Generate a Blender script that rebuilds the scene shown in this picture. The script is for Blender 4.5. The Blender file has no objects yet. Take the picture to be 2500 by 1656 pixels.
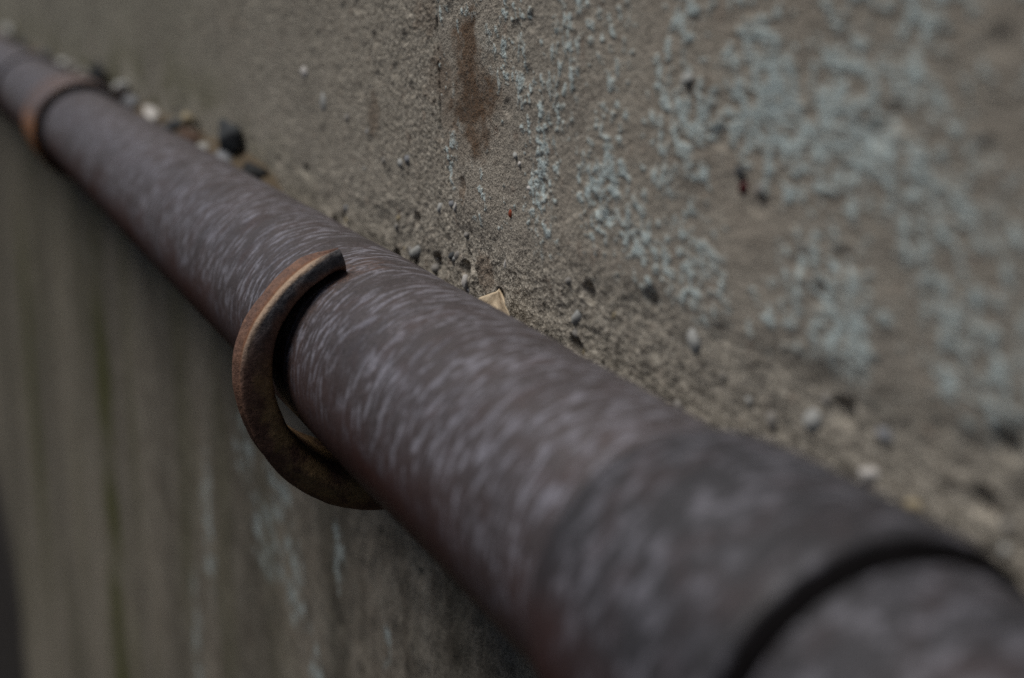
import bpy, math, random
import numpy as np
from mathutils import Vector

sc = bpy.context.scene
R = 0.030                      # pipe radius in metres; most shapes below are given in pipe radii
WALL = 1.25                    # distance pipe axis -> wall face (radii)
X0 = 14.2                      # the hook stands at world x = 0


def U(x, y, z):
    """pipe coordinates (radii, axis at y=z=0) -> world metres (wall face at y=0)"""
    return Vector(((x + X0) * R, (y - WALL) * R, z * R))


# ------------------------------------------------------------------ camera
yaw, pitch = math.radians(22.25), math.radians(13.735)
cd = bpy.data.cameras.new('camera')
cam = bpy.data.objects.new('camera', cd)
sc.collection.objects.link(cam)
cam.location = U(0.0, -4.365, 3.811)
fwd = Vector((-math.cos(yaw) * math.cos(pitch), math.sin(yaw) * math.cos(pitch), -math.sin(pitch)))
cam.rotation_euler = fwd.to_track_quat('-Z', 'Y').to_euler()
cd.sensor_fit = 'HORIZONTAL'
cd.sensor_width = 23.6
cd.lens = 35.0
cd.clip_start = 0.005
cd.clip_end = 100
cd.dof.use_dof = True
cd.dof.focus_distance = 15.4 * R
cd.dof.aperture_fstop = 5.0
sc.camera = cam

# ------------------------------------------------------------------ sky and soft overcast sun
SUN_FROM = Vector((-0.22, -0.36, 0.88)).normalized()
wd = bpy.data.worlds.new('World')
sc.world = wd
wd.use_nodes = True
wn = wd.node_tree.nodes
bg = wn['Background']
sky = wn.new('ShaderNodeTexSky')
sky.sky_type = 'NISHITA'
sky.sun_disc = False
sky.sun_elevation = math.asin(SUN_FROM.z)
sky.sun_rotation = math.atan2(SUN_FROM.x, SUN_FROM.y)
sky.air_density = 1.0
sky.dust_density = 2.5
sky.ozone_density = 1.0
wd.node_tree.links.new(sky.outputs[0], bg.inputs[0])
bg.inputs[1].default_value = 0.05
sd = bpy.data.lights.new('sun', 'SUN')
sun = bpy.data.objects.new('sun', sd)
sc.collection.objects.link(sun)
sun.rotation_euler = (-SUN_FROM).to_track_quat('-Z', 'Y').to_euler()
sd.energy = 5.0
sd.angle = math.radians(40)
sd.color = (1.0, 0.95, 0.88)

sc.view_settings.view_transform = 'Standard'
sc.view_settings.look = 'None'
sc.view_settings.gamma = 1.0
sc.view_settings.use_curve_mapping = False
sc.view_settings.exposure = -0.90
sc.cycles.use_denoising = False
sc.cycles.use_adaptive_sampling = True
sc.cycles.adaptive_threshold = 0.01


# ------------------------------------------------------------------ helpers
rng = np.random.default_rng(7)
PERM = rng.permutation(4096)
GA = rng.uniform(0, 2 * np.pi, 4096)
RND = rng.uniform(0, 1, (4096, 3))


def hsh(i, j, s=0):
    return PERM[(PERM[(i.astype(np.int64) + 57 * s) & 4095] + j.astype(np.int64) * 7 + 131 * s) & 4095]


def perlin(x, y, s=0):
    i, j = np.floor(x), np.floor(y)
    fx, fy = x - i, y - j
    u = fx * fx * fx * (fx * (fx * 6 - 15) + 10)
    v = fy * fy * fy * (fy * (fy * 6 - 15) + 10)

    def g(a, b):
        t = GA[hsh(i + a, j + b, s)]
        return np.cos(t) * (fx - a) + np.sin(t) * (fy - b)
    return ((g(0, 0) * (1 - u) + g(1, 0) * u) * (1 - v) + (g(0, 1) * (1 - u) + g(1, 1) * u) * v) * 1.5


def fbm(x, y, s=0, o=4, gain=0.5):
    a, t, f = 1.0, 0.0, 1.0
    n = 0.0
    for k in range(o):
        t = t + a * perlin(x * f + 17.3 * k, y * f - 9.1 * k, s + k)
        n += a
        a *= gain
        f *= 2.03
    return t / n


def worley(x, y, s=0):
    """nearest feature distance and a random value of that cell"""
    i, j = np.floor(x), np.floor(y)
    best = np.full(x.shape, 9.0)
    val = np.zeros(x.shape)
    for a in (-1, 0, 1):
        for b in (-1, 0, 1):
            h = hsh(i + a, j + b, s)
            d = np.hypot(i + a + RND[h, 0] - x, j + b + RND[h, 1] - y)
            m = d < best
            best = np.where(m, d, best)
            val = np.where(m, RND[h, 2], val)
    return best, val


def sstep(a, b, x):
    t = np.clip((x - a) / (b - a), 0, 1)
    return t * t * (3 - 2 * t)


def mesh_from(name, verts, faces, mat, parent=None, smooth=True, loc=None):
    me = bpy.data.meshes.new(name)
    verts = np.asarray(verts, dtype=np.float32)
    faces = np.asarray(faces, dtype=np.int32)
    k = faces.shape[1]
    me.vertices.add(len(verts))
    me.vertices.foreach_set('co', verts.ravel())
    me.loops.add(faces.size)
    me.loops.foreach_set('vertex_index', faces.ravel())
    me.polygons.add(len(faces))
    me.polygons.foreach_set('loop_start', np.arange(0, faces.size, k, dtype=np.int32))
    me.polygons.foreach_set('loop_total', np.full(len(faces), k, dtype=np.int32))
    me.update(calc_edges=True)
    me.polygons.foreach_set('use_smooth', np.full(len(me.polygons), smooth))
    me.materials.append(mat)
    o = bpy.data.objects.new(name, me)
    sc.collection.objects.link(o)
    if parent:
        o.parent = parent
    if loc is not None:
        o.location = loc
    return o


def fattr(o, name, arr):
    at = o.data.attributes.new(name, 'FLOAT', 'POINT')
    at.data.foreach_set('value', np.asarray(arr, dtype=np.float32).ravel())


def grid_faces(nu, nv, wrap_v=False):
    i = np.arange(nu - 1)[:, None]
    j = np.arange(nv if wrap_v else nv - 1)[None, :]
    j2 = (j + 1) % nv
    a = i * nv + j
    b = i * nv + j2
    c = (i + 1) * nv + j2
    d = (i + 1) * nv + j
    return np.stack([a, b, c, d], -1).reshape(-1, 4)


def tag(o, label=None, cat=None, group=None, kind=None):
    for k, v in (('label', label), ('category', cat), ('group', group), ('kind', kind)):
        if v:
            o[k] = v
    return o


def empty(name, loc):
    o = bpy.data.objects.new(name, None)
    o.empty_display_size = 0.02
    o.location = loc
    sc.collection.objects.link(o)
    return o


# ------------------------------------------------------------------ node helpers
class NT:
    def __init__(self, name):
        self.m = bpy.data.materials.new(name)
        self.m.use_nodes = True
        self.t = self.m.node_tree
        self.b = self.t.nodes['Principled BSDF']

    def n(self, typ, **kw):
        nd = self.t.nodes.new(typ)
        for k, v in kw.items():
            setattr(nd, k, v)
        return nd

    def put(self, sock, v):
        if v is None:
            return
        if hasattr(v, 'is_output'):
            self.t.links.new(v, sock)
        else:
            if isinstance(v, (tuple, list)) and sock.type == 'RGBA' and len(v) == 3:
                v = (*v, 1)
            sock.default_value = v

    def attr(self, name):
        return self.n('ShaderNodeAttribute', attribute_name=name).outputs['Fac']

    def obj(self, scale=(1, 1, 1)):
        tc = self.n('ShaderNodeTexCoord')
        mp = self.n('ShaderNodeMapping')
        mp.inputs['Scale'].default_value = scale
        self.t.links.new(tc.outputs['Object'], mp.inputs[0])
        return mp.outputs[0]

    def uv(self, scale=(1, 1, 1)):
        tc = self.n('ShaderNodeTexCoord')
        mp = self.n('ShaderNodeMapping')
        mp.inputs['Scale'].default_value = scale
        self.t.links.new(tc.outputs['UV'], mp.inputs[0])
        return mp.outputs[0]

    def noise(self, vec, scale=1, detail=4, rough=0.5, dist=0.0, col=False):
        nd = self.n('ShaderNodeTexNoise')
        self.put(nd.inputs['Vector'], vec)
        nd.inputs['Scale'].default_value = scale
        nd.inputs['Detail'].default_value = detail
        nd.inputs['Roughness'].default_value = rough
        nd.inputs['Distortion'].default_value = dist
        return nd.outputs['Color' if col else 'Fac']

    def voro(self, vec, scale=1, out='Distance', rand=1):
        nd = self.n('ShaderNodeTexVoronoi')
        self.put(nd.inputs['Vector'], vec)
        nd.inputs['Scale'].default_value = scale
        nd.inputs['Randomness'].default_value = rand
        return nd.outputs[out]

    def math(self, op, a, b=0.0, clamp=False):
        nd = self.n('ShaderNodeMath', operation=op, use_clamp=clamp)
        self.put(nd.inputs[0], a)
        self.put(nd.inputs[1], b)
        return nd.outputs[0]

    def ramp(self, v, a, b, lo=0.0, hi=1.0):
        nd = self.n('ShaderNodeMapRange', interpolation_type='SMOOTHSTEP')
        self.put(nd.inputs['Value'], v)
        nd.inputs['From Min'].default_value = a
        nd.inputs['From Max'].default_value = b
        nd.inputs['To Min'].default_value = lo
        nd.inputs['To Max'].default_value = hi
        return nd.outputs[0]

    def mix(self, f, a, b, mode='MIX'):
        nd = self.n('ShaderNodeMix', data_type='RGBA', blend_type=mode)
        self.put(nd.inputs[0], f)
        self.put(nd.inputs[6], a)
        self.put(nd.inputs[7], b)
        return nd.outputs[2]

    def bump(self, h, strength=0.5, dist=0.001, normal=None):
        nd = self.n('ShaderNodeBump')
        nd.inputs['Strength'].default_value = strength
        nd.inputs['Distance'].default_value = dist
        self.put(nd.inputs['Height'], h)
        self.put(nd.inputs['Normal'], normal)
        return nd.outputs[0]

    def out(self, col=None, rough=None, normal=None, metal=None, spec=None):
        self.put(self.b.inputs['Base Color'], col)
        self.put(self.b.inputs['Roughness'], rough)
        self.put(self.b.inputs['Normal'], normal)
        self.put(self.b.inputs['Metallic'], metal)
        self.put(self.b.inputs['Specular IOR Level'], spec)
        return self.m


# ------------------------------------------------------------------ materials
def mat_wall():
    k = NT('weathered_concrete')
    o = k.obj()
    big = k.noise(o, 9, 4, 0.55)
    mid = k.noise(o, 60, 4, 0.6)
    grain = k.noise(o, 1150, 3, 0.75)
    cells = k.voro(o, 1600, 'Color')
    sep = k.n('ShaderNodeSeparateColor')
    k.put(sep.inputs[0], cells)
    c = k.mix(k.ramp(big, 0.35, 0.65), (0.375, 0.335, 0.288), (0.315, 0.29, 0.258))
    c = k.mix(k.ramp(mid, 0.35, 0.75), c, (0.40, 0.37, 0.325))
    # olive, darker concrete away to the far end
    c = k.mix(k.attr('olive_tone'), c, k.mix(k.ramp(mid, 0.3, 0.7), (0.185, 0.180, 0.145), (0.24, 0.233, 0.195)))
    # bare sand grains of several colours
    sand = k.mix(k.ramp(sep.outputs[0], 0.15, 0.95), (0.15, 0.134, 0.112), (0.55, 0.515, 0.455))
    c = k.mix(k.math('MULTIPLY', k.attr('sandy'), 0.62), c, sand)
    # pinkish brick dust
    c = k.mix(k.math('MULTIPLY', k.ramp(k.noise(o, 130, 3, 0.6), 0.58, 0.75), 0.30), c, (0.27, 0.165, 0.12))
    # darker brown over the wall below the pipe
    c = k.mix(k.math('MULTIPLY', k.attr('lower_tone'), k.ramp(k.noise(o, 35, 5, 0.65), 0.25, 0.75, 0.35, 0.9)), c, k.mix(k.ramp(mid, 0.3, 0.7), (0.125, 0.105, 0.083), (0.19, 0.165, 0.135)))
    c = k.mix(1.0, c, k.mix(k.attr('streak'), (0.62, 0.63, 0.60), (1.32, 1.31, 1.30)), 'MULTIPLY')
    # rust stains
    rs = k.math('MULTIPLY', k.attr('rust'), k.ramp(grain, 0.25, 0.6, 0.6, 1.0))
    c = k.mix(rs, c, k.mix(k.ramp(mid, 0.3, 0.7), (0.165, 0.100, 0.058), (0.110, 0.073, 0.049)))
    # flaking pale blue-green limewash
    pm = k.math('MULTIPLY', k.attr('paint'), k.ramp(k.noise(o, 420, 3, 0.65), 0.30, 0.52))
    c = k.mix(pm, c, k.mix(k.ramp(mid, 0.3, 0.7), (0.56, 0.65, 0.65), (0.45, 0.53, 0.54)))
    # algae streaks
    c = k.mix(k.attr('algae'), c, (0.070, 0.074, 0.014))
    # near-black patch, low at the far end
    c = k.mix(k.attr('dark_patch'), c, (0.020, 0.017, 0.018))
    c = k.mix(1.0, c, k.mix(k.ramp(grain, 0.27, 0.73), (0.42, 0.41, 0.40), (1.45, 1.46, 1.47)), 'MULTIPLY')
    hh = k.math('ADD', k.math('MULTIPLY', grain, 0.6), k.math('MULTIPLY', k.voro(o, 1600), 0.7))
    nrm = k.bump(hh, 0.55, 0.0006)
    return k.out(c, 0.9, nrm, spec=0.25)


def mat_pipe(name, grey, streak=1.0, fl=(140, 370, 1), rg=(0.52, 0.32), spec=0.5):
    """dark painted iron, gone brown; sky glints painted on its upper side, bare rust underneath"""
    k = NT(name)
    uv = k.uv()                                # metres: x = around, y = along
    st = k.uv(fl)                    # long round the pipe, short along it
    s1 = k.noise(st, 1.0, 2, 0.5, 0.15)
    s2 = k.noise(k.uv((130, 420, 1)), 1.0, 2, 0.5, 0.4)
    patch = k.noise(uv, 42, 3, 0.55)
    fine = k.noise(uv, 1500, 2, 0.7)
    spk = k.noise(uv, 800, 3, 0.65)
    glint = k.math('MULTIPLY', k.ramp(s1, 0.47, 0.64), k.ramp(patch, 0.31, 0.52))
    glint = k.math('MULTIPLY', glint, k.attr('glint_zone'))
    base = k.mix(k.ramp(patch, 0.3, 0.7), grey[0], grey[1])
    base = k.mix(k.math('MULTIPLY', k.ramp(s2, 0.35, 0.75), 0.5), base, grey[1])
    # rust shows through below and in blotches
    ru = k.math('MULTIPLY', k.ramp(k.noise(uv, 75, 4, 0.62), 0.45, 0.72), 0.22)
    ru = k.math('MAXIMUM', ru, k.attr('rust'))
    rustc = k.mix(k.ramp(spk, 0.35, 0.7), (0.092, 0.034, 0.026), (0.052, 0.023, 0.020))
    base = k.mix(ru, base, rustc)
    base = k.mix(k.math('MULTIPLY', k.attr('orange'), k.ramp(spk, 0.3, 0.6)), base, (0.36, 0.150, 0.050))
    base = k.mix(k.math('MULTIPLY', glint, 0.68 * streak), base, (0.28, 0.28, 0.335))  # bluish glints of sky painted into the colour
    base = k.mix(1.0, base, k.mix(k.ramp(spk, 0.25, 0.75), (0.58, 0.58, 0.58), (1.34, 1.32, 1.32)), 'MULTIPLY')
    rough = k.ramp(s1, 0.40, 0.70, *rg)
    h = k.math('ADD', k.math('MULTIPLY', s1, 0.7 * streak), k.math('ADD', k.math('MULTIPLY', spk, 0.32), k.math('MULTIPLY', fine, 0.12)))
    nrm = k.bump(h, 0.55, 0.0009)
    return k.out(base, rough, nrm, metal=0.0, spec=spec)


def mat_hook():
    k = NT('forged_rusty_iron')
    o = k.obj()
    n1 = k.noise(o, 160, 4, 0.6)
    n2 = k.noise(o, 900, 3, 0.7)
    base = k.mix(k.ramp(n1, 0.35, 0.7), (0.150, 0.085, 0.066), (0.215, 0.120, 0.084))
    base = k.mix(k.attr('scale'), base, k.mix(k.ramp(n2, 0.3, 0.7), (0.060, 0.061, 0.073), (0.105, 0.100, 0.107)))  # dark blue-grey tone on the upper near face, towards the ridge
    base = k.mix(k.math('MULTIPLY', k.attr('orange'), k.ramp(n2, 0.25, 0.55, 0.6, 1.0)), base, (0.165, 0.066, 0.026))
    base = k.mix(k.math('MULTIPLY', k.attr('worn'), k.ramp(n2, 0.2, 0.5, 0.6, 1.0)), base, (0.40, 0.29, 0.21))
    base = k.mix(k.math('MULTIPLY', k.attr('yellow'), k.ramp(n1, 0.30, 0.58)), base, (0.34, 0.22, 0.105))
    base = k.mix(1.0, base, k.mix(k.ramp(n2, 0.25, 0.75), (0.7, 0.7, 0.7), (1.3, 1.3, 1.3)), 'MULTIPLY')
    nrm = k.bump(k.math('ADD', n1, k.math('MULTIPLY', n2, 0.6)), 0.8, 0.0008)
    return k.out(base, k.ramp(n2, 0.3, 0.7, 0.58, 0.8), nrm, spec=0.3)


def mat_plain(name, c1, c2, scale=300, rough=0.85, bump=0.5, dist=0.0006, spec=0.3):
    k = NT(name)
    o = k.obj()
    n1 = k.noise(o, scale, 4, 0.6)
    n2 = k.noise(o, scale * 5, 2, 0.6)
    c = k.mix(k.ramp(n1, 0.32, 0.68), c1, c2)
    nrm = k.bump(k.math('ADD', n1, k.math('MULTIPLY', n2, 0.4)), bump, dist)
    return k.out(c, rough, nrm, spec=spec)


M_WALL = mat_wall()
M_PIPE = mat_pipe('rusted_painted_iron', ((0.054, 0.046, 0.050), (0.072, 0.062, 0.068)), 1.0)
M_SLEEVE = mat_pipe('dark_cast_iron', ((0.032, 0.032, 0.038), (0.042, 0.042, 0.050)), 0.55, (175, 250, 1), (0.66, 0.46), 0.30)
M_HOOK = mat_hook()
M_GAP_SHADE = mat_plain('gap_shade_black', (0.004, 0.0035, 0.004), (0.007, 0.006, 0.007), 200, 0.9, 0.4, spec=0.08)  # near-black colour for the shade inside the joint gaps
M_STONE = {
    'white': mat_plain('white_quartz', (0.42, 0.41, 0.40), (0.56, 0.545, 0.53), 140),
    'pale': mat_plain('pale_grey_stone', (0.30, 0.31, 0.31), (0.40, 0.41, 0.40), 140),
    'blue': mat_plain('blue_grey_stone', (0.155, 0.165, 0.185), (0.23, 0.24, 0.26), 140),
    'black': mat_plain('black_stone', (0.011, 0.013, 0.015), (0.022, 0.024, 0.026), 140),
    'slate': mat_plain('slate_grey_stone', (0.040, 0.046, 0.052), (0.062, 0.068, 0.074), 140),
    'tan': mat_plain('tan_stone', (0.25, 0.21, 0.135), (0.34, 0.29, 0.20), 140),
    'brown': mat_plain('brown_earth_lump', (0.060, 0.034, 0.024), (0.090, 0.056, 0.038), 200),
    'grey': mat_plain('grey_stone', (0.19, 0.18, 0.17), (0.27, 0.26, 0.245), 140),
    'red': mat_plain('dark_red_brick_crumb', (0.10, 0.010, 0.012), (0.055, 0.010, 0.012), 300),
    'orange': mat_plain('orange_brick_crumb', (0.34, 0.075, 0.035), (0.24, 0.06, 0.03), 300),
}
M_SOIL = mat_plain('brown_soil', (0.070, 0.050, 0.032), (0.125, 0.098, 0.064), 260, 0.95, 0.8, 0.001)


# ------------------------------------------------------------------ the concrete wall
def seg_dist(x, z, pts):
    d = np.full(x.shape, 1e9)
    for (x1, z1), (x2, z2) in zip(pts[:-1], pts[1:]):
        dx, dz = x2 - x1, z2 - z1
        t = np.clip(((x - x1) * dx + (z - z1) * dz) / (dx * dx + dz * dz), 0, 1)
        d = np.minimum(d, np.hypot(x - x1 - t * dx, z - z1 - t * dz))
    return d


def blob(x, z, cx, cz, rx, rz, s, w=0.35, f=3.0, grain=None, soft=0.70):
    """soft ragged ellipse"""
    out = np.zeros(x.shape)
    k = np.nonzero((np.abs(x - cx) < rx * 2) & (np.abs(z - cz) < rz * 2))[0]
    u, v = (x[k] - cx) / rx, (z[k] - cz) / rz
    d = np.hypot(u, v) + w * fbm(u * f * 0.5, v * f * 0.5, s, 4, 0.6)
    out[k] = 1 - sstep(soft, 1.10, d)
    if grain:
        out[k] *= sstep(grain[0], grain[1], fbm(x[k] / grain[2], z[k] / grain[3], s + 7, 3, 0.6))
    return out


def steps(a, b, n):
    return list(np.linspace(a, b, n, endpoint=False))


def geo(a, b, first, growth):
    out, s, x = [], first, a
    sg = 1 if b > a else -1
    while (b - x) * sg > 0:
        out.append(x)
        x += sg * s
        s *= growth
    return out


def build_wall():
    xs = steps(60, -4.5, 60) + steps(-4.5, -10, 130) + steps(-10, -12, 75) + steps(-12, -18, 290) + geo(-18, -330, 0.026, 1.014) + [-330.0]
    zs = geo(-2.4, -115, 0.022, 1.016)[::-1] + geo(-2.4, -0.2, 0.026, 1.0)[1:] + steps(-0.2, 3.75, 380) + geo(3.75, 90, 0.05, 1.09)
    xs, zs = np.array(xs), np.array(zs)
    X, Z = np.meshgrid(xs, zs, indexing='ij')
    x, z = X.ravel(), Z.ravel()

    # zones
    wob = fbm(x / 1.3, z / 1.3, 3, 4)
    crack = [(-15.86, 5.5), (-15.83, 3.21), (-15.78, 2.82), (-15.74, 2.17), (-15.62, 1.73), (-15.49, 1.52), (-15.34, 1.23), (-15.12, 0.99), (-14.76, 0.70), (-14.4, 0.2)]
    cz = np.array([c[1] for c in crack][::-1])
    cx = np.array([c[0] for c in crack][::-1])
    xl = np.interp(z, cz, cx)
    right = sstep(-0.10, 0.10, x - xl + 0.05 * wob)                       # plastered side
    band_top = 1.18 + 0.30 * wob + 0.012 * (x + 14)
    coarse = (1 - sstep(band_top - 0.25, band_top + 0.2, z)) * sstep(-4.2, -2.6, z + 0.6 * wob)
    far = sstep(18, 34, -x + 2.0 * wob)
    sandy = np.clip(np.maximum(1 - right, coarse) * (1 - 0.8 * far), 0, 1)
    below = 1 - sstep(-2.2, -1.0, z)
    sandy = sandy * (1 - 0.45 * below)

    # relief, in pipe radii
    h = 0.05 * fbm(x / 3.1, z / 2.6, 11, 3)
    w1, v1 = worley(x / 0.06, z / 0.06, 21)
    w2, v2 = worley(x / 0.24, z / 0.24, 22)
    fine = fbm(x / 0.10, z / 0.10, 31, 3, 0.6)
    med = fbm(x / 0.42, z / 0.42, 41, 4, 0.55)
    grains = np.clip(0.55 - w1, -0.2, 0.6) * (0.5 + v1)
    lumps = np.clip(0.5 - w2, 0, 1) * (v2 > 0.55) * v2
    rough = 0.45 + 0.55 * sandy
    h += rough * (0.015 * grains + 0.011 * fine) + (0.014 + 0.034 * coarse * (1 - 0.6 * below)) * med
    h += 0.022 * sandy * lumps
    # pits
    w3, v3 = worley(x / 0.55 + 0.2 * wob, z / 0.45, 23)
    pit = (1 - sstep(0.10, 0.26, w3)) * (v3 > 0.80)
    h -= pit * (0.02 + 0.10 * coarse) * (1 - 0.5 * far)
    # trowel drag in the plaster: slanted shallow ridges
    ax, az = x * 0.94 + z * 0.34, -x * 0.34 + z * 0.94
    drag = fbm(ax / 0.75, az / 0.075, 51, 3, 0.6)
    h += 0.004 * right * (1 - coarse) * drag
    # crack and step of the plaster edge
    dcr = seg_dist(x, z, crack) + 0.035 * fbm(x / 0.12, z / 0.12, 61, 3)
    h -= 0.15 * (1 - sstep(0.005, 0.06, dcr)) * sstep(0.2, 0.8, 0.55 + 1.2 * fbm(x * 0 + 3.3, z / 0.5, 62, 2))
    h += 0.028 * right * (1 - coarse)
    # lime paint: thin raised flakes, denser to the right and upward, running in vertical drips
    dens = -0.12 + 0.19 * sstep(-14.8, -8.0, x) + 0.05 * sstep(1.5, 3.2, z)
    pn = 0.9 * fbm(x / 0.70, z / 1.2, 71, 4, 0.6) + 1.0 * fbm(x / 0.13, z / 0.15, 72, 4, 0.65)
    pm = sstep(0.20, 0.30, pn + dens) * right * (1 - 0.97 * coarse) * sstep(1.0, 1.35, z)
    for k, (bx, bz, rx, rz) in enumerate([(-12.95, 1.75, .30, .42), (-11.85, 1.95, .26, .30), (-12.45, 2.9, .34, .55), (-13.45, 2.9, .16, .45), (-10.0, 1.6, .50, .40), (-8.3, 1.75, .55, .40),
                                          (-7.9, 2.9, .8, .5), (-6.75, 2.1, .5, .7), (-6.3, 1.5, .4, .35), (-11.0, 1.75, .4, .3), (-10.4, 2.5, .35, .5), (-9.2, 3.1, .4, .35), (-7.3, 2.4, .3, .4)]):
        pb = blob(x, z, bx, bz, rx, rz, 80 + k, 1.0, 5.0, (0.02, 0.16, 0.10, 0.19))
        pm = np.maximum(pm, pb * (1 - 0.8 * coarse))
    # run-off marks on the wall below the pipe
    for k, (bx, bz, rx, rz) in enumerate([(-24.3, -5.3, .9, 1.3), (-23.2, -6.1, .6, .9), (-25.6, -6.2, .8, .9), (-22.2, -7.4, .5, .9), (-27, -4.9, .8, .6), (-20.5, -4.6, .3, .5), (-18.2, -5.0, .2, .4), (-31.0, -7.8, .6, 2.0), (-33, -12, .5, 2.4)]):
        pm = np.maximum(pm, 0.85 * blob(x, z, bx, bz, rx, rz, 110 + k, 1.0, 5.0, (-0.05, 0.18, 0.35, 0.45)))
    pm = pm * (1 - 0.9 * blob(x, z, -14.7, 2.6, .75, .85, 139, 0.3))
    h += 0.012 * pm * right
    # vertical run-off ripples low on the wall and far off
    h += 0.02 * np.maximum(below, far) * fbm(x / 0.35, z / 3.0, 131, 3)
    h += below * (1 - far) * (0.09 * fbm(x / 0.5, z / 0.8, 132, 5, 0.6))

    # stains
    rust = blob(x, z, -14.66, 2.46, .80, .56, 140, 0.8, 3.5, soft=0.40)
    rust = np.maximum(rust, 0.95 * blob(x, z, -14.90, 3.02, .48, .46, 141, 0.8, soft=0.35))
    rust = np.maximum(rust, 0.55 * blob(x, z, -15.55, 2.62, .75, .45, 142, 1.1, soft=0.2))
    rust = np.maximum(rust, 0.35 * blob(x, z, -15.2, 2.2, .9, .5, 160, 1.3, soft=0.2))
    rust = np.maximum(rust, 0.50 * blob(x, z, -18.28, 2.02, .28, .28, 143, 0.8))
    rust = np.maximum(rust, 0.60 * blob(x, z, -15.03, 1.50, .10, .16, 144, 0.8))
    rust = np.maximum(rust, 0.50 * blob(x, z, -14.45, 0.72, .30, .22, 145, 0.9))
    rust = np.maximum(rust, 0.35 * blob(x, z, -16.2, 3.3, .4, .25, 146, 0.9))
    rust = np.maximum(rust, 0.45 * blob(x, z, -9.9, 2.9, .2, .14, 147, 0.9))
    rust = np.maximum(rust, 0.40 * blob(x, z, -11.6, 2.0, .16, .12, 148, 0.9))
    algae = 0.95 * (1 - sstep(0.6, 2.6, np.abs(x + 48.2 + 0.9 * fbm(z / 4, z * 0, 150, 3)))) * (1 - sstep(-9, -2, z)) * sstep(0.1, 0.6, 0.55 + fbm(x * 0, z / 5, 151, 3))
    algae = np.maximum(algae, 0.65 * (1 - sstep(0.8, 5.0, np.abs(x + 78.5 + fbm(z / 4, z * 0, 152, 3)))) * (1 - sstep(-11, -5, z)) * sstep(-34, -18, z))
    algae = np.maximum(algae, 0.5 * far * (1 - sstep(0.9, 2.6, z)) * sstep(-1, 0.4, z) * sstep(0.05, 0.35, fbm(x / 2.5, z / 1.2, 153, 3) + 0.1))
    algae = np.maximum(algae, 0.30 * far * below * sstep(0.05, 0.35, fbm(x / 3.0, z / 14, 154, 3)))
    olive_tone = np.clip(sstep(15.5, 34, -x + 1.5 * wob) * (0.75 + 0.25 * fbm(x / 5, z / 3, 155, 3)), 0, 1)
    olive_tone = olive_tone * (1 - 0.45 * below * (1 - sstep(30, 60, -x)))
    olive_tone = np.clip(olive_tone + below * 0.8 * fbm(x / 1.2, z / 3.5, 156, 4, 0.6), 0, 1)
    vs = fbm(x / (0.5 + 0.03 * np.abs(x)), z / 25, 158, 4, 0.6)
    olive_tone = np.clip(olive_tone + np.maximum(far * 0.6, below) * 1.3 * vs, 0, 1)
    dark_patch = (1 - sstep(-3, 6, x + 106 + 3.0 * fbm(z / 9, z * 0, 157, 3))) * (1 - sstep(-42, -28, z)) * 0.95

    co = np.stack([(x + X0) * R, -h * R, z * R], -1)
    nx, nz = len(xs), len(zs)
    w = mesh_from('concrete_wall', co, grid_faces(nx, nz)[:, ::1], M_WALL)
    fattr(w, 'sandy', sandy)
    fattr(w, 'paint', np.clip(pm, 0, 1))
    fattr(w, 'rust', np.clip(rust, 0, 1))
    fattr(w, 'algae', np.clip(algae, 0, 1))
    fattr(w, 'olive_tone', np.clip(olive_tone, 0, 1))
    fattr(w, 'lower_tone', below)
    fattr(w, 'streak', np.clip(0.52 + np.maximum(far * 0.7, below) * 1.5 * vs + 0.25 * below * fbm(x / 0.8, z / 1.6, 159, 4, 0.6), 0, 1))
    fattr(w, 'dark_patch', np.clip(dark_patch, 0, 1))
    tag(w, 'rough weathered concrete wall with flaking pale blue-green paint and rust stains behind the pipe', 'wall')
    H = h.reshape(nx, nz)

    def hgt(px, pz):
        i = np.argmin(np.abs(xs - px))
        j = np.argmin(np.abs(zs - pz))
        return float(H[i, j])
    return w, hgt


wall, wall_h = build_wall()


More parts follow.
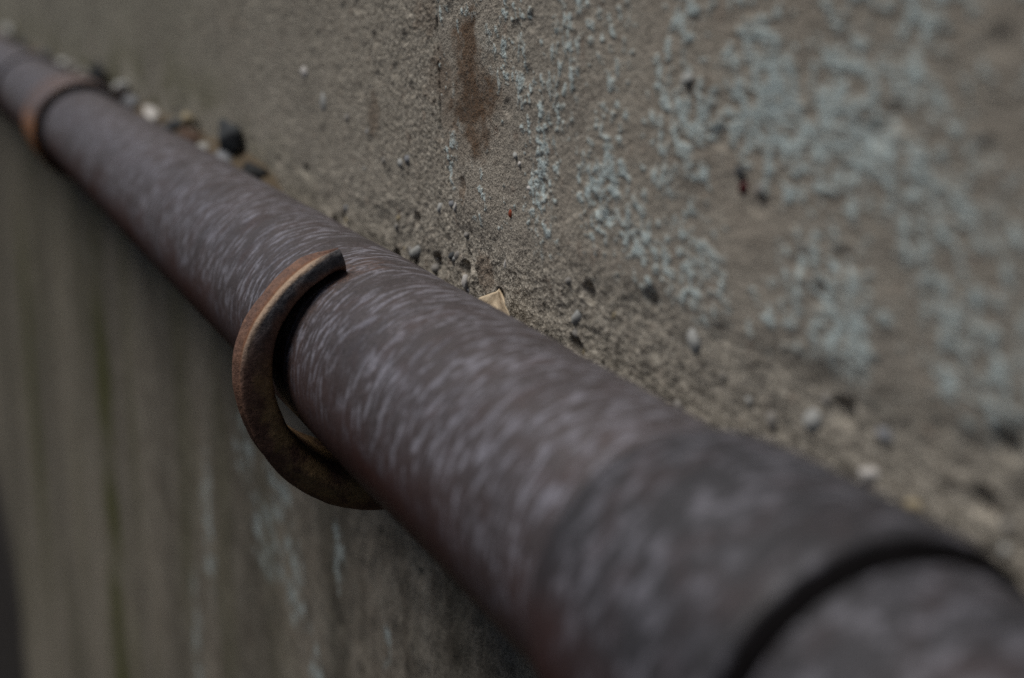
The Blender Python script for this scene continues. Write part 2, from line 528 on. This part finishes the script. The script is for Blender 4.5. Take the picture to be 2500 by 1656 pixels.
# ------------------------------------------------------------------ the pipe line
def revolve(name, prof, mat, parent, seg=144, wobble=0.0, seed=0, rustfun=None, orange=None, origin=-14.2):
    """prof: list of (x, r) in radii, revolved about the pipe axis; object origin on the axis"""
    prof = np.array(prof, float)
    th = np.linspace(0, 2 * np.pi, seg + 1)       # last column repeats the first, for the uv seam
    n = len(prof)
    PX = np.repeat(prof[:, 0][:, None], seg + 1, 1)
    PR = np.repeat(prof[:, 1][:, None], seg + 1, 1)
    TH = np.repeat(th[None, :], n, 0)
    if wobble:
        PR = PR + wobble * (perlin(PX / 1.9, np.cos(TH) * 1.3 + 40, seed) + perlin(PX / 1.9 + 7, np.sin(TH) * 1.3 + 60, seed + 1))
        PR = PR + 0.25 * wobble * perlin(PX / 0.35, np.cos(TH) * 5 + np.sin(TH) * 3 + 80, seed + 2)
    co = np.stack([(PX - origin) * R, np.cos(TH) * PR * R, np.sin(TH) * PR * R], -1).reshape(-1, 3)
    f = grid_faces(n, seg + 1)
    o = mesh_from(name, co, f, mat, parent)
    uvl = o.data.uv_layers.new(name='UVMap')
    vi = np.empty(len(o.data.loops), dtype=np.int32)
    o.data.loops.foreach_get('vertex_index', vi)
    uv = np.stack([(TH * R).ravel(), (PX * R).ravel()], -1)[vi]
    uvl.data.foreach_set('uv', uv.astype(np.float32).ravel())
    deg = np.degrees(TH) % 360
    s = np.sin(TH) - 0.35 * np.cos(TH)            # +: up and outward, where the glints are painted
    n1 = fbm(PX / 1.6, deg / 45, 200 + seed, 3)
    fattr(o, 'glint_zone', np.clip(sstep(0.0, 0.65, s + 0.35 * n1), 0, 1))
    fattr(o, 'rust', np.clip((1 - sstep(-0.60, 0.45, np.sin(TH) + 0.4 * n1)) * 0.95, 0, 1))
    fattr(o, 'orange', orange(PX, deg) if orange else np.zeros(PX.shape))
    # recalculated normals must point outward
    return o


pipe = empty('iron_pipe', U(-14.2, 0, 0))
tag(pipe, 'long rusty brown iron pipe running along the concrete wall', 'pipe')
JOINTS = [23.2, -5.72, -37.5, -50.6, -82.4, -114.2, -146.0, -177.8]   # camera-side ends of the couplings


def prof_line(x1, x2, r, n):
    return [(x, r) for x in np.linspace(x1, x2, n)]


def hook_rust(PX, deg):
    """rust rubbed on where the hook touches the pipe"""
    n = fbm(PX / 0.2, deg / 9, 301, 3)
    a = (1 - sstep(0.10, 0.50, np.abs(PX + 14.05 + 0.15 * n))) * sstep(80, 95, deg) * (1 - sstep(210, 250, deg))
    b = (1 - sstep(0.02, 0.20, np.abs(PX + 13.92 + 0.10 * n))) * sstep(95, 104, deg) * (1 - sstep(108, 122, deg))
    return 0.16 * np.clip(a * sstep(-0.2, 0.25, n) + 0.7 * b, 0, 1)


for i in range(len(JOINTS) - 1):
    a, b = JOINTS[i] - 1.2, JOINTS[i + 1] - 0.9
    npts = 420 if i == 1 else (120 if i < 4 else 50)
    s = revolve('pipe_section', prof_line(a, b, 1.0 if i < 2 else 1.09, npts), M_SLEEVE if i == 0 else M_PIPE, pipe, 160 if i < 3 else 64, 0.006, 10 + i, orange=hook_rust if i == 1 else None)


def ring_orange(PX, deg):
    n = fbm(PX / 0.6, deg / 20, 310, 3)
    return np.clip((0.25 + sstep(150, 178, deg) * (1 - sstep(222, 245, deg))) * (0.9 + 0.6 * n), 0, 1)


for i, xj in enumerate(JOINTS[:-2]):
    L = (2.15, 2.15, 3.4, 3.0)[min(i, 3)]
    s0 = xj - L
    g = 1.02 if i < 2 else 1.10
    prof = [(s0 - 0.02, 0.985), (s0, 1.005), (s0 + 0.03, 1.035), (s0 + 0.10, 1.060), (s0 + 0.22, 1.080), (s0 + 0.5, 1.092), (s0 + 0.9, 1.097), (s0 + 1.2, 1.099), (s0 + 1.5, 1.099),
            (xj - 0.35, 1.099), (xj - 0.16, 1.097), (xj - 0.08, 1.090), (xj - 0.04, 1.078), (xj - 0.04, 1.030), (xj - 0.25, 1.020)]
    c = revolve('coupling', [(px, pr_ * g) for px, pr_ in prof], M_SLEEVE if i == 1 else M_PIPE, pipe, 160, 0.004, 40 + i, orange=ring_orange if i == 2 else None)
    if i == 1:
        c['label'] = 'dark grey coupling sleeve over the pipe joint'
    if i == 2:
        c['label'] = 'coupling sleeve with an orange rust patch on its front'
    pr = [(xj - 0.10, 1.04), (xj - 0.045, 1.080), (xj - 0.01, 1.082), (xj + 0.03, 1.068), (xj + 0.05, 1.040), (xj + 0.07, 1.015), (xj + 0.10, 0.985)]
    revolve('joint_gap_shade', [(px, pr_ * (1.0 if i < 2 else 1.04)) for px, pr_ in pr], M_GAP_SHADE, c, 128, 0.004, 60 + i)  # black ring standing in for the shaded gap at the joint

# ------------------------------------------------------------------ the pipe hook
hook = empty('pipe_hook', U(-14.2, WALL, -1.37))
tag(hook, 'forged rusty iron hook driven into the wall and curled round the pipe', 'pipe hook')


def build_hook():
    th_k = [109.5, 118, 128, 140, 150, 158, 166, 174, 182, 191, 202, 216, 232, 250, 270]
    ri_k = [1.085, 1.07, 1.075, 1.10, 1.11, 1.125, 1.13, 1.13, 1.13, 1.13, 1.13, 1.14, 1.145, 1.16, 1.18]
    tk_k = [0.175, 0.20, 0.20, 0.205, 0.225, 0.255, 0.285, 0.31, 0.325, 0.34, 0.345, 0.37, 0.40, 0.415, 0.415]
    n_arc = 170
    ths = np.linspace(110.5, 270, n_arc)
    ri = np.interp(ths, th_k, ri_k)
    tk = np.interp(ths, th_k, tk_k)
    ker = np.ones(9) / 9
    ri = np.convolve(np.pad(ri, 4, 'edge'), ker, 'valid')
    tk = np.convolve(np.pad(tk, 4, 'edge'), ker, 'valid')
    wid = 0.44 * (0.10 + 0.90 * sstep(109, 127, ths)) + 0.34 * sstep(195, 245, ths)
    # cross-section points: (u across the bar 0=near face .. 1=far face, v 0=inner .. 1=outer)
    sec = []
    def arc(cu, cv, ru, rv, a0, a1, n):
        for t in np.linspace(a0, a1, n):
            sec.append((cu + ru * math.cos(math.radians(t)), cv + rv * math.sin(math.radians(t))))
    arc(0.12, 0.16, 0.12, 0.16, 270, 180, 6)       # inner-near corner
    sec += [(0.0, v) for v in np.linspace(0.26, 0.80, 8)]
    arc(0.10, 0.90, 0.10, 0.10, 180, 100, 6)       # crisp outer-near ridge
    for u in np.linspace(0.14, 0.86, 9):           # dished outer face
        sec.append((u, 1.0 - 0.14 * math.sin(math.pi * (u - 0.1) / 0.8) ** 1.2))
    arc(0.92, 0.91, 0.08, 0.08, 80, 0, 5)
    sec += [(1.0, v) for v in np.linspace(0.75, 0.25, 4)]
    arc(0.90, 0.12, 0.10, 0.12, 0, -90, 5)
    sec += [(u, 0.0) for u in np.linspace(0.75, 0.2, 4)]
    sec = np.array(sec)
    m = len(sec)
    V, A = [], []
    n_sh = 26
    for k in range(n_arc + n_sh):
        if k < n_arc:
            t = math.radians(ths[k])
            c, s_ = math.cos(t), math.sin(t)
            r0, th_, w_ = ri[k], tk[k], wid[k]
            deg = ths[k]
            # lower down the bar grows rounder
            rd = float(sstep(195, 245, np.array(deg)))
        else:
            q = (k - n_arc + 1) / n_sh
            r0, th_, w_ = ri[-1] + 0.02 * q, tk[-1] * (1 - 0.12 * q), wid[-1] * (1 - 0.10 * q)
            deg, rd = 270 + 60 * q, 1.0
        for (u, v) in sec:
            # blend to an ellipse section
            if rd > 0:
                du, dv = u - 0.5, v - 0.5
                l = max(abs(du), abs(dv), 1e-6)
                e = math.hypot(du, dv)
                f_ = (1 - rd * 0.55) + rd * 0.55 * (0.54 * (l / 0.5) / max(e, 1e-6))
                uu, vv = 0.5 + du * f_, 0.5 + dv * f_
            else:
                uu, vv = u, v
            x = -13.99 - uu * w_ * (1 + 1.0 * (1 - vv) ** 2) + 0.035 * math.sin(math.pi * min(max(v, 0), 1)) * (1 - min(u / 0.3, 1))
            rr = r0 + vv * th_ - 0.10 * uu * (1 - vv) * (1 - float(sstep(180, 212, np.array(deg))))
            if k < n_arc:
                V.append((x, c * rr, s_ * rr))
            else:
                V.append((x, (WALL + 0.35) * q, -rr))
            A.append((u, v, deg))
    V, A = np.array(V), np.array(A)
    # forged unevenness
    nn = fbm(A[:, 2] / 9, A[:, 0] * 2 + A[:, 1] * 3, 400, 3)
    rad = np.hypot(V[:, 1], V[:, 2])
    V[:, 1] += V[:, 1] / rad * nn * 0.006
    V[:, 2] += V[:, 2] / rad * nn * 0.006
    V[:, 0] += 0.012 * fbm(A[:, 2] / 8, A[:, 1] * 3 + 9, 401, 3)
    n = n_arc + n_sh
    F = grid_faces(n, m, True)
    W = np.stack([(V[:, 0] + 14.2) * R, (V[:, 1] - WALL) * R, (V[:, 2] + 1.37) * R], -1)
    # tip cap: a fan round a centre vertex, as degenerate-free quads
    tipc = W[:m].mean(0)
    W = np.vstack([W, tipc[None]])
    A = np.vstack([A, [[0.5, 0.5, ths[0]]]])
    tri = [(j, (j + 1) % m, len(W) - 1) for j in range(m)]
    o = mesh_from('hook_arm', W, F, M_HOOK, hook)
    import bmesh
    bm = bmesh.new()
    bm.from_mesh(o.data)
    bm.verts.ensure_lookup_table()
    for a_, b_, c_ in tri:
        fc = bm.faces.new((bm.verts[a_], bm.verts[b_], bm.verts[c_]))
        fc.smooth = False
    bmesh.ops.recalc_face_normals(bm, faces=bm.faces)
    bm.to_mesh(o.data)
    bm.free()
    u, v, deg = A[:, 0], A[:, 1], A[:, 2]
    nz = fbm(deg / 6, u * 3 + v * 2, 410, 3)
    outer = sstep(0.88, 0.93, v + 0.14 * np.sin(np.pi * np.clip((u - 0.1) / 0.8, 0, 1)) * (v > 0.8)) * sstep(0.06, 0.14, u)
    upper = 1 - sstep(168, 200, deg + 8 * nz)
    fattr(o, 'orange', np.clip(outer * (0.35 + 0.65 * upper) * (1 - sstep(0.40, 0.72, u)) + 0.18 * (1 - upper), 0, 1))
    fattr(o, 'worn', np.clip((1 - sstep(0.10, 0.34, np.abs(u - 0.17))) * sstep(0.80, 0.88, v) * sstep(112, 126, deg) * (1 - sstep(150, 186, deg + 6 * nz)), 0, 1))
    fattr(o, 'scale', np.clip((1 - sstep(0.02, 0.10, u)) * sstep(0.15, 0.7, v + 0.3 * nz + 0.4 * (1 - sstep(112, 135, deg))) * (1 - sstep(150, 185, deg + 6 * nz)), 0, 1))
    fattr(o, 'yellow', np.clip((1 - sstep(0.2, 0.5, v - 0.25 + 0.3 * nz)) * sstep(165, 190, deg) + sstep(215, 235, deg) * (1 - sstep(252, 262, deg)) * (1 - sstep(0.3, 0.8, np.abs(v - 0.35))), 0, 1) * 0.9)
    o['label'] = 'curled tapering arm with a bright worn upper edge'
    return o


build_hook()


# ------------------------------------------------------------------ stones, crumbs and soil
def ico(sub):
    import bmesh
    bm = bmesh.new()
    bmesh.ops.create_icosphere(bm, subdivisions=sub, radius=1.0)
    bm.verts.ensure_lookup_table()
    v = np.array([q.co[:] for q in bm.verts])
    f = np.array([[q.index for q in fc.verts] for fc in bm.faces])
    bm.free()
    return v, f


ICO = {s: ico(s) for s in (1, 2, 3)}


def stone(name, mat, c, size, seed, rot=(0, 0, 0), sub=3, parent=None, lump=0.28, facets=0.5, grow=1.0):
    """an uneven broken stone; c in pipe coordinates, size = half axes in radii"""
    v, f = ICO[sub]
    r_ = np.random.default_rng(seed)
    v = v.copy()
    # cut planar facets, then add lumps
    for k in range(9):
        n = r_.normal(size=3)
        n /= np.linalg.norm(n)
        d = r_.uniform(0.55, 0.9)
        over = np.clip(v @ n - d, 0, None)
        v -= np.outer(over * facets * 1.7, n)
    v *= (1 + lump * 0.6 * (perlin(v[:, 0] * 1.3 + seed, v[:, 1] * 1.3 + v[:, 2], seed) + 0.5 * perlin(v[:, 2] * 2.6 + seed, v[:, 0] * 2.6 - v[:, 1], seed + 3)))[:, None]
    v *= np.array(size) * R * grow
    loc = U(*c)
    if parent is not None:
        loc = loc - parent.location
    o = mesh_from(name, v, f, mat, parent, True, loc)
    o.rotation_euler = [math.radians(q) for q in rot]
    return o


# a strip of earth that has silted up behind the far pipe
def build_soil():
    xs = np.array(geo(-21.5, -175, 0.10, 1.008))
    m = 13
    ys = np.linspace(0, 1, m)
    X, Y = np.meshgrid(xs, ys, indexing='ij')
    top = 0.42 + 0.10 * sstep(20, 26, -X) + 0.13 * fbm(X / 1.1, Y * 1.5, 500, 4) + 0.10 * fbm(X / 0.28, Y * 4, 501, 3) - 0.5 * (1 - sstep(21.5, 24.5, -X))
    yin = 0.80
    YY = yin + (WALL + 0.06 - yin) * Y
    ZZ = top + 0.22 * Y
    co = np.stack([(X + X0) * R, (YY - WALL) * R, ZZ * R], -1).reshape(-1, 3)
    o = mesh_from('soil', co, grid_faces(len(xs), m), M_SOIL)
    tag(o, 'brown soil and grit caught between the pipe and the wall', 'soil', kind='stuff')


build_soil()

STONES = [
    # colour, x, y, z, half sizes, rotation, label
    ('black', -24.1, 1.00, 0.62, (0.42, 0.20, 0.20), (0, 8, 10), 'small black stone lodged behind the pipe, first of the rubble past the hook'),
    ('blue', -26.1, 0.98, 0.60, (0.62, 0.22, 0.13), (0, 5, -5), 'flat blue-grey stone lying below the tall slate block'),
    ('slate', -26.2, 1.06, 0.95, (0.55, 0.17, 0.36), (0, -6, 8), 'tall dark slate block standing behind the pipe against the wall'),
    ('pale', -28.0, 0.98, 0.58, (0.36, 0.18, 0.13), (10, 0, 0), 'tiny pale chip between the slate block and the brown earth'),
    ('brown', -29.6, 1.00, 0.62, (0.95, 0.22, 0.18), (0, 3, 0), 'dark brown lump of earth behind the pipe'),
    ('slate', -31.4, 1.02, 0.66, (0.55, 0.20, 0.20), (0, 0, 12), 'dark grey stone beside the white quartz chip'),
    ('tan', -30.1, 1.08, 0.93, (0.34, 0.14, 0.15), (0, 0, 0), 'small tan crumb stuck on the wall above the brown earth'),
    ('white', -33.8, 0.98, 0.70, (0.75, 0.18, 0.13), (0, 10, 0), 'bright white quartz chip lying along the pipe'),
    ('blue', -36.9, 1.00, 0.70, (0.60, 0.20, 0.22), (0, 0, 0), 'blue-grey stone between the white chip and the pale grey stone'),
    ('pale', -38.5, 1.02, 0.90, (0.85, 0.20, 0.24), (0, -8, 0), 'pale grey stone beside the black rock at the far coupling'),
    ('black', -42.6, 1.02, 1.02, (1.00, 0.22, 0.36), (0, 0, 0), 'large black rock above the far coupling'),
    ('grey', -45.8, 1.02, 0.86, (0.80, 0.20, 0.18), (0, 0, 0), 'grey stone just past the black rock'),
    ('grey', -48.6, 1.02, 0.84, (0.75, 0.20, 0.18), (0, 0, 0), 'rounded grey stone in the row past the far coupling'),
    ('pale', -51.3, 1.02, 0.86, (0.90, 0.20, 0.17), (0, 0, 0), 'pale stone ending the grey row past the far coupling'),
    ('slate', -57.0, 1.02, 0.80, (1.4, 0.2, 0.22), (0, 0, 0), 'long dark stone before the farthest coupling'),
    ('slate', -66.0, 1.02, 0.80, (1.6, 0.2, 0.24), (0, 0, 0), 'dark stone past the farthest coupling'),
    ('pale', -74.0, 1.02, 1.02, (2.6, 0.2, 0.30), (0, 0, 0), 'big pale stone far along the pipe past the last coupling'),
]
for k, (m, x, y, z, s, rt, lab) in enumerate(STONES):
    nm = 'earth_lump' if m == 'brown' else 'stone'
    o = stone(nm, M_STONE[m], (x, y, z), s, 900 + k, rt, grow=0.95)
    tag(o, lab, 'earth' if m == 'brown' else 'stone', 'rubble caught behind the pipe')

# pebbles set in the wall: parts of the wall
PEB = [
    ('pale', -16.75, 0.55, (0.20, 0.08, 0.09), -30), ('slate', -15.45, 0.74, (0.10, 0.07, 0.07), 0), ('white', -15.0, 0.52, (0.10, 0.07, 0.10), 0),
    ('blue', -14.95, 0.44, (0.07, 0.05, 0.05), 0), ('grey', -16.07, 0.48, (0.09, 0.06, 0.07), 0), ('blue', -15.45, 1.31, (0.06, 0.05, 0.05), 0), ('white', -15.26, 1.30, (0.035, 0.04, 0.07), 10),
    ('pale', -9.98, 1.03, (0.13, 0.08, 0.13), 20), ('white', -7.65, 0.67, (0.12, 0.08, 0.09), 0), ('pale', -8.35, 0.84, (0.10, 0.07, 0.10), 0),
    ('pale', -10.13, 3.02, (0.10, 0.10, 0.075), 0), ('red', -9.33, 2.29, (0.07, 0.04, 0.07), 0), ('slate', -9.36, 2.39, (0.09, 0.05, 0.06), 30), ('orange', -13.67, 1.47, (0.035, 0.03, 0.045), 0),
    ('white', -13.2, 1.78, (0.05, 0.05, 0.025), 10), ('pale', -13.55, 2.05, (0.05, 0.05, 0.04), 0), ('white', -13.45, 1.98, (0.04, 0.04, 0.04), 0), ('grey', -12.3, 1.05, (0.06, 0.05, 0.05), 0),
    ('white', -13.85, 0.92, (0.03, 0.03, 0.09), 5), ('tan', -7.2, 0.60, (0.10, 0.07, 0.07), 0), ('pale', -6.6, 0.45, (0.12, 0.08, 0.10), 0),
    ('grey', -9.1, 2.30, (0.09, 0.05, 0.06), 0), ('blue', -7.55, 0.95, (0.10, 0.06, 0.06), 0), ('pale', -20.6, 2.0, (0.16, 0.05, 0.16), 0), ('white', -21.6, 2.35, (0.20, 0.05, 0.10), 0), ('pale', -17.2, 1.55, (0.10, 0.05, 0.06), 0),
]
r2 = random.Random(5)
for k in range(16):
    x = r2.uniform(-20.5, -14.8)
    z = r2.uniform(0.45, 1.0) + (r2.random() ** 2) * 1.2
    a = r2.uniform(0.03, 0.075)
    PEB.append((r2.choice(['pale', 'grey', 'grey', 'tan', 'grey', 'blue']), x, z, (a * r2.uniform(0.8, 1.5), a * 0.8, a * r2.uniform(0.7, 1.3)), r2.uniform(-40, 40)))
for k in range(12):
    x = r2.uniform(-14.5, -6.0)
    z = r2.uniform(0.35, 1.15)
    a = r2.uniform(0.03, 0.085)
    PEB.append((r2.choice(['pale', 'grey', 'grey', 'tan', 'tan', 'grey']), x, z, (a * r2.uniform(0.8, 1.4), a * 0.8, a * r2.uniform(0.7, 1.3)), r2.uniform(-40, 40)))
for k, (m, x, z, s, rt) in enumerate(PEB):
    d = wall_h(x, z)
    stone('pebble', M_STONE[m], (x, WALL - d + s[1] * 0.25, z), s, 2000 + k, (0, rt, 0), 2, wall, 0.3)


# ------------------------------------------------------------------ dry leaf in the gap
def build_leaf():
    k = NT('dry_leaf_tan')
    o_ = k.obj()
    n1 = k.noise(o_, 260, 4, 0.6)
    n2 = k.noise(o_, 900, 3, 0.6)
    c = k.mix(k.ramp(n1, 0.35, 0.7), (0.72, 0.60, 0.44), (0.56, 0.44, 0.30))
    c = k.mix(k.attr('vein'), c, (0.20, 0.14, 0.085))
    mat = k.out(c, 0.8, k.bump(n2, 0.4, 0.0004), spec=0.25)
    # outline in the leaf's own plane (x along the pipe, t up), radii
    outl = [(-13.95, 0.58), (-13.72, 0.675), (-13.49, 0.765), (-13.39, 0.765), (-13.31, 0.73), (-13.23, 0.69), (-13.18, 0.65), (-13.10, 0.56), (-13.06, 0.44), (-13.16, 0.34), (-13.5, 0.33), (-13.85, 0.42)]
    P = np.array(outl)
    cen = np.array([-13.47, 0.55])
    rings = 9
    V, F, vein = [], [], []
    # densify the outline
    D = []
    for i in range(len(P)):
        a, b = P[i], P[(i + 1) % len(P)]
        for t in (0, 1 / 3, 2 / 3):
            D.append(a + (b - a) * t)
    D = np.array(D)
    D += 0.010 * np.stack([perlin(D[:, 0] * 17, D[:, 1] * 17, 3), perlin(D[:, 0] * 17, D[:, 1] * 17 + 5, 4)], -1)
    m = len(D)
    pts = [cen]
    for rr in range(1, rings + 1):
        for q in D:
            pts.append(cen + (q - cen) * rr / rings)
    pts = np.array(pts)
    x, z = pts[:, 0], pts[:, 1]
    fold = np.abs((x + 13.30) * 0.75 + (z - 0.62) * 0.66)       # a crease running down the blade
    y = 0.965 + 0.10 * (z - 0.35) + 0.13 * np.clip(0.22 - fold, 0, 1) + 0.05 * np.sin((x + 13.9) * 7) + 0.035 * perlin(x * 6, z * 6, 8)
    y = np.maximum(y, np.sqrt(np.clip(1.03 ** 2 - z * z, 0, None)))
    V = np.stack([(x + 13.47) * R, (y - 1.0) * R, (z - 0.4) * R], -1)
    F = [(0, 1 + i, 1 + (i + 1) % m) for i in range(m)]
    for rr in range(rings - 1):
        for i in range(m):
            a, b = 1 + rr * m + i, 1 + rr * m + (i + 1) % m
            F += [(a, a + m, b + m), (a, b + m, b)]
    o = mesh_from('dry_leaf', V, np.array(F), mat, None, True, U(-13.47, 1.0, 0.4))
    fattr(o, 'vein', np.clip((1 - sstep(0.006, 0.026, fold)) + 0.5 * (1 - sstep(0.0, 0.02, np.abs((x + 13.7) * 0.25 - (z - 0.63) + 0.04))), 0, 1) * 0.8)
    sm = o.modifiers.new('thickness', 'SOLIDIFY')
    sm.thickness = 0.0004
    tag(o, 'torn piece of dry tan leaf stuck between pipe and wall', 'leaf')


build_leaf()
